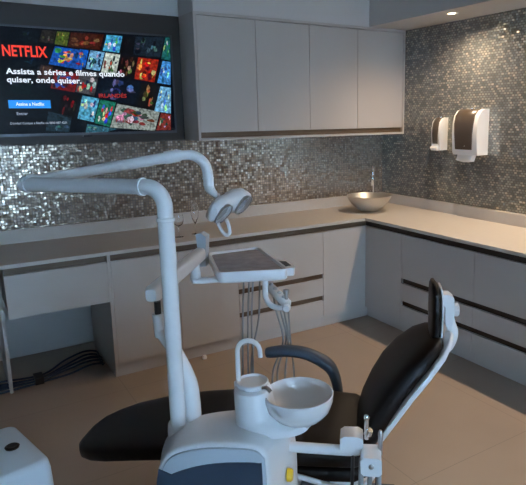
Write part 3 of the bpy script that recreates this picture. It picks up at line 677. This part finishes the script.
# ------------------------------------------------------------ instrument tray on its arm
tr = thing('instrument_tray', 'white instrument tray with grey mat on a swinging arm above the chair', 'instrument tray', Q(-.6, -.33, .69))
b = bm_(); tube(b, Qs([(-.577, -.385, .66), (-.580, -.382, .75), (-.590, -.375, .83), (-.640, -.355, .93), (-.697, -.335, 1.0)]), [.030, .030, .028, .025, .0235], 24, smooth=5); link('support_arm', b, M['white_metal'], tr)
b = bm_(); tube(b, Qs([(-.697, -.335, .98), (-.703, -.334, 1.065)]), .022, 24); link('joint', b, M['white_metal'], tr)
b = bm_(); tube(b, Qs([(-.703, -.334, 1.06), (-.703, -.334, 1.112)]), .012, 16); link('joint_pin', b, M['black'], tr)
# box beam
p0, p1 = Q(-.722, -.33, 1.135), Q(-.748, .37, 1.115)
dd = (p1-p0).normalized(); sd = dd.cross(Vector((0,0,1))).normalized(); uu = sd.cross(dd)
b = bm_(); rs = []
for k, sc in ((-.012, .7), (0, .92), (.01, 1), (.55, 1.0), (.56, .9)):
    rs.append([p0+dd*(k if k < .5 else (p1-p0).length+(k-.55))+sd*a*sc+uu*b_*sc for a, b_ in sq(0, .027, .0305, .55, 32)])
rings(b, rs); link('beam_arm', b, M['white'], tr, ang=50)
# bracket plate at the end of the beam
b = bm_(); bp = Q(-.762, .40, 1.045); prism(b, [bp, bp+SA*.030, bp+SA*.038+Vector((0,0,.148)), bp+SA*.012+Vector((0,0,.165)), bp-SA*.012+Vector((0,0,.16))], TA*.06); bevel(b, .004, 2, 30); link('bracket', b, M['grey_pl'], tr)
# tray: four corners (s, t, z)
C4 = [(-.592, .092, 1.093), (-.292, .172, 1.093), (-.510, .610, 1.093), (-.738, .470, 1.093)]
Vc = [Q(*c) for c in C4]; cen = sum(Vc, Vector())/4
nrm = (Vc[1]-Vc[0]).cross(Vc[3]-Vc[0]).normalized()
def rounded(scale, r_, zoff, n=6):
    pts = []
    V4 = [cen+(v-cen).normalized()*((v-cen).length-scale) + nrm*zoff for v in Vc]
    for i in range(4):
        p, a, c = V4[i], V4[i-1], V4[(i+1) % 4]
        da, dc = (a-p).normalized()*r_, (c-p).normalized()*r_
        for k in range(n+1):
            u_ = k/n; pts.append((p+da)*(1-u_)**2 + p*2*u_*(1-u_) + (p+dc)*u_**2)
    return pts
b = bm_(); rings(b, [rounded(.05, .02, -.044), rounded(.012, .03, -.044), rounded(.002, .032, -.036), rounded(0, .033, .002), rounded(.003, .033, .007), rounded(.014, .03, .007), rounded(.02, .028, -.004), rounded(.05, .02, -.004)]); tt = link('tray_table', b, M['white'], tr)
b = bm_(); rings(b, [rounded(.028, .02, -.0038), rounded(.028, .02, -.001), rounded(.034, .018, .0)]); o = link('mat', b, M['tray'], tt); o['label'] = 'mottled grey mat'
# handle pod with keypad at the right
hp = Q(-.235, .0, 1.112)
ed = (Vc[2]-Vc[1]).normalized(); eo = (Vc[1]-Vc[0]).normalized()
b = bm_(); q0 = Vc[1]+ed*.03; pts = [q0+eo*-.004, q0+eo*.03+ed*.0, q0+eo*.045+ed*.03, q0+eo*.045+ed*.12, q0+eo*.025+ed*.17, q0-eo*.004+ed*.18]
prism(b, [p-Vector((0,0,.032)) for p in pts], Vector((0,0,.036))); bevel(b, .008, 3, 25); hpod = link('handle', b, M['white'], tt)
b = bm_(); pts = [q0+eo*.004+ed*.03, q0+eo*.032+ed*.04, q0+eo*.033+ed*.12, q0+eo*.006+ed*.13]; prism(b, [p+Vector((0,0,.0042)) for p in pts], Vector((0,0,.0015))); link('keypad', b, M['slate'], hpod, smooth=False)
# under-tray swing link
b = bm_(); tube(b, Qs([(-.745, .22, 1.025), (-.70, .24, 1.022), (-.60, .28, 1.022), (-.53, .30, 1.024)]), [.022, .025, .025, .025], 18, smooth=4, flat=.55); lathe(b, Q(-.735, .24, 1.02), [(.024, 0), (.023, .04), (.018, .085)], 20); link('swing_link', b, M['white'], tr)
b = bm_(); lathe(b, Q(-.53, .30, 1.012), [(.02, 0), (.022, .01), (.022, .04)], 20); link('swivel', b, M['grey_pl'], tr)
# handpiece holder below the front
b = bm_(); tube(b, Qs([(-.398, .17, 1.055), (-.400, .165, 1.01), (-.396, .15, .975), (-.372, .13, .948), (-.335, .115, .94), (-.298, .11, .942)]), .0125, 16, smooth=4); lathe(b, Q(-.298, .11, .944), [(.017, -.012), (.018, -.006), (.018, .012), (.014, .018)], 20, axis=-TA); link('holder_tube', b, M['white_metal'], tr)
h0, h1 = Q(-.405, .27, .995), Q(-.298, .12, .958)
dd = (h1-h0).normalized(); sd = dd.cross(Vector((0,0,1))).normalized(); uu = sd.cross(dd)
b = bm_(); rs = [[h0+dd*k+sd*a*sc+uu*b_*sc for a, b_ in sq(0, .021, .017, .6, 24)] for k, sc in ((-.004, .8), (0, 1), ((h1-h0).length, 1), ((h1-h0).length+.005, .8))]
rings(b, rs); hb = link('handpiece_holder', b, M['white'], tr, ang=50)
for k in range(4):
    c_ = h0+dd*(.03+k*.042)+uu*.017
    b = bm_(); lathe(b, c_, [(.010, -.004), (.010, .003), (.006, .006)], 14, axis=uu); link('holder_slot', b, M['grey_pl'], hb)
b = bm_(); hq = Q(-.302, .13, .965); tube(b, [hq, hq+Vector((0,0,.035))], [.007, .009], 12); tube(b, [hq+Vector((0,0,.035)), hq+Vector((0,0,.055))], .013, 14); link('handpiece', b, M['alu'], tr)
for i, (sa, sb, tt_) in enumerate(((-.527, -.548, .30), (-.508, -.528, .33), (-.486, -.500, .31), (-.458, -.512, .34))):
    b = bm_(); tube(b, Qs([(sa+.01, tt_-.02, 1.052), (sa, tt_, .96), (sa-.012, tt_+.01, .80), (sb, tt_+.02, .6), (sb, tt_+.015, .42), (sb+.03, .31, .3), (sb+.08, .2, .26), (-.3, .13, .25)]), (.0046), 10, smooth=6); link('hose', b, M['hose'], tr)
for i, (sa, sb, sc_, tt_) in enumerate(((-.372, -.350, -.405, .33), (-.352, -.338, -.385, .35), (-.335, -.325, -.345, .33), (-.315, -.318, -.305, .35))):
    b = bm_(); tube(b, Qs([(-.375+.022*i, .235-.028*i, .955), (sa, .28, .87), (sb, tt_, .70), (sc_, tt_+.01, .54), (sc_, tt_, .40), (sc_, .30, .3), (sc_, .22, .26), (-.3, .13, .24)]), (.0046), 10, smooth=6); link('hose', b, M['hose'], tr)

# ------------------------------------------------------------ white equipment box, bottom left
A_ = Vector((-1.50, -.045)); B_ = Vector((-1.175, -.30)); ab = (B_-A_).normalized(); bc_ = Vector((ab.y, -ab.x)) 
if bc_.y > 0: bc_ = -bc_
hB = .45
cn = [A_, B_, B_+bc_*.36, A_+bc_*.36]
r = thing('suction_unit', 'white rounded equipment cabinet with black round knob, bottom left corner of the photo', 'equipment cabinet', Q(-1.5, -.35, 0))
b = bm_(); rs = []
cc = sum(cn, Vector((0,0)))/4
for z, g_ in ((0.001, .97), (.02, 1), (hB-.13, 1.0), (hB-.05, .985), (hB-.018, .955), (hB-.004, .91), (hB, .86)):
    pts = []
    for i in range(4):
        p, a2, c2 = cn[i], cn[i-1], cn[(i+1) % 4]
        rr = .05
        for k in range(7):
            u_ = k/6; q_ = (p+(a2-p).normalized()*rr)*(1-u_)**2 + p*2*u_*(1-u_) + (p+(c2-p).normalized()*rr)*u_**2
            q2 = cc+(q_-cc)*g_; pts.append(Q(q2.x, q2.y, z))
    rs.append(pts)
rings(b, rs); link('housing', b, M['boxpl'], r, ang=60)
kb = Q(-1.385, -.245, hB)
b = bm_(); lathe(b, kb, [(.026, 0), (.028, .006), (.022, .01), (.01, .008)], 28); link('knob', b, M['black'], r)
fm = (B_+bc_*.17); nb = Vector((ab.x, ab.y))
b = bm_(); ctr = Q(fm.x, fm.y, .35); axn = (SA*nb.x+TA*nb.y)
lathe(b, ctr, [(.04, -.004), (.045, .006), (.04, .02), (.02, .03)], 28, axis=axn); link('port', b, M['black'], r)

# ------------------------------------------------------------ light
w = bpy.data.worlds.new('World'); bpy.context.scene.world = w; w.use_nodes = True
bg = w.node_tree.nodes['Background']; bg.inputs[0].default_value = (.30, .50, 1, 1); bg.inputs[1].default_value = .8
def area(name, loc, rot, sx, sy, e, c):
    L = bpy.data.lights.new(name, 'AREA'); L.shape = 'RECTANGLE'; L.size = sx; L.size_y = sy; L.energy = e; L.color = c
    o = bpy.data.objects.new(name, L); COL.objects.link(o); o.location = loc; o.rotation_euler = rot; return o
area('daylight', ((w0+w1)/2, YF-.25, (wz0+wz1)/2), (R(90), 0, 0), 2.3, 1.15, 178, (.45, .71, 1))

# ------------------------------------------------------------ camera
cd = bpy.data.cameras.new('camera'); co = bpy.data.objects.new('camera', cd); COL.objects.link(co)
cd.sensor_fit = 'HORIZONTAL'; cd.sensor_width = 36; cd.lens = CF/526*36
cd.shift_x = -(PPX-263)/526; cd.shift_y = (PPY-242.5)/526; cd.clip_start = .05
mx = Matrix((( RT.x, UP.x, -FWD.x), (RT.y, UP.y, -FWD.y), (RT.z, UP.z, -FWD.z))).to_4x4(); mx.translation = CAM
co.matrix_world = mx
sc = bpy.context.scene; sc.camera = co
sc.view_settings.view_transform = 'Standard'; sc.view_settings.look = 'None'; sc.view_settings.gamma = 1; sc.view_settings.exposure = 0; sc.view_settings.use_curve_mapping = False
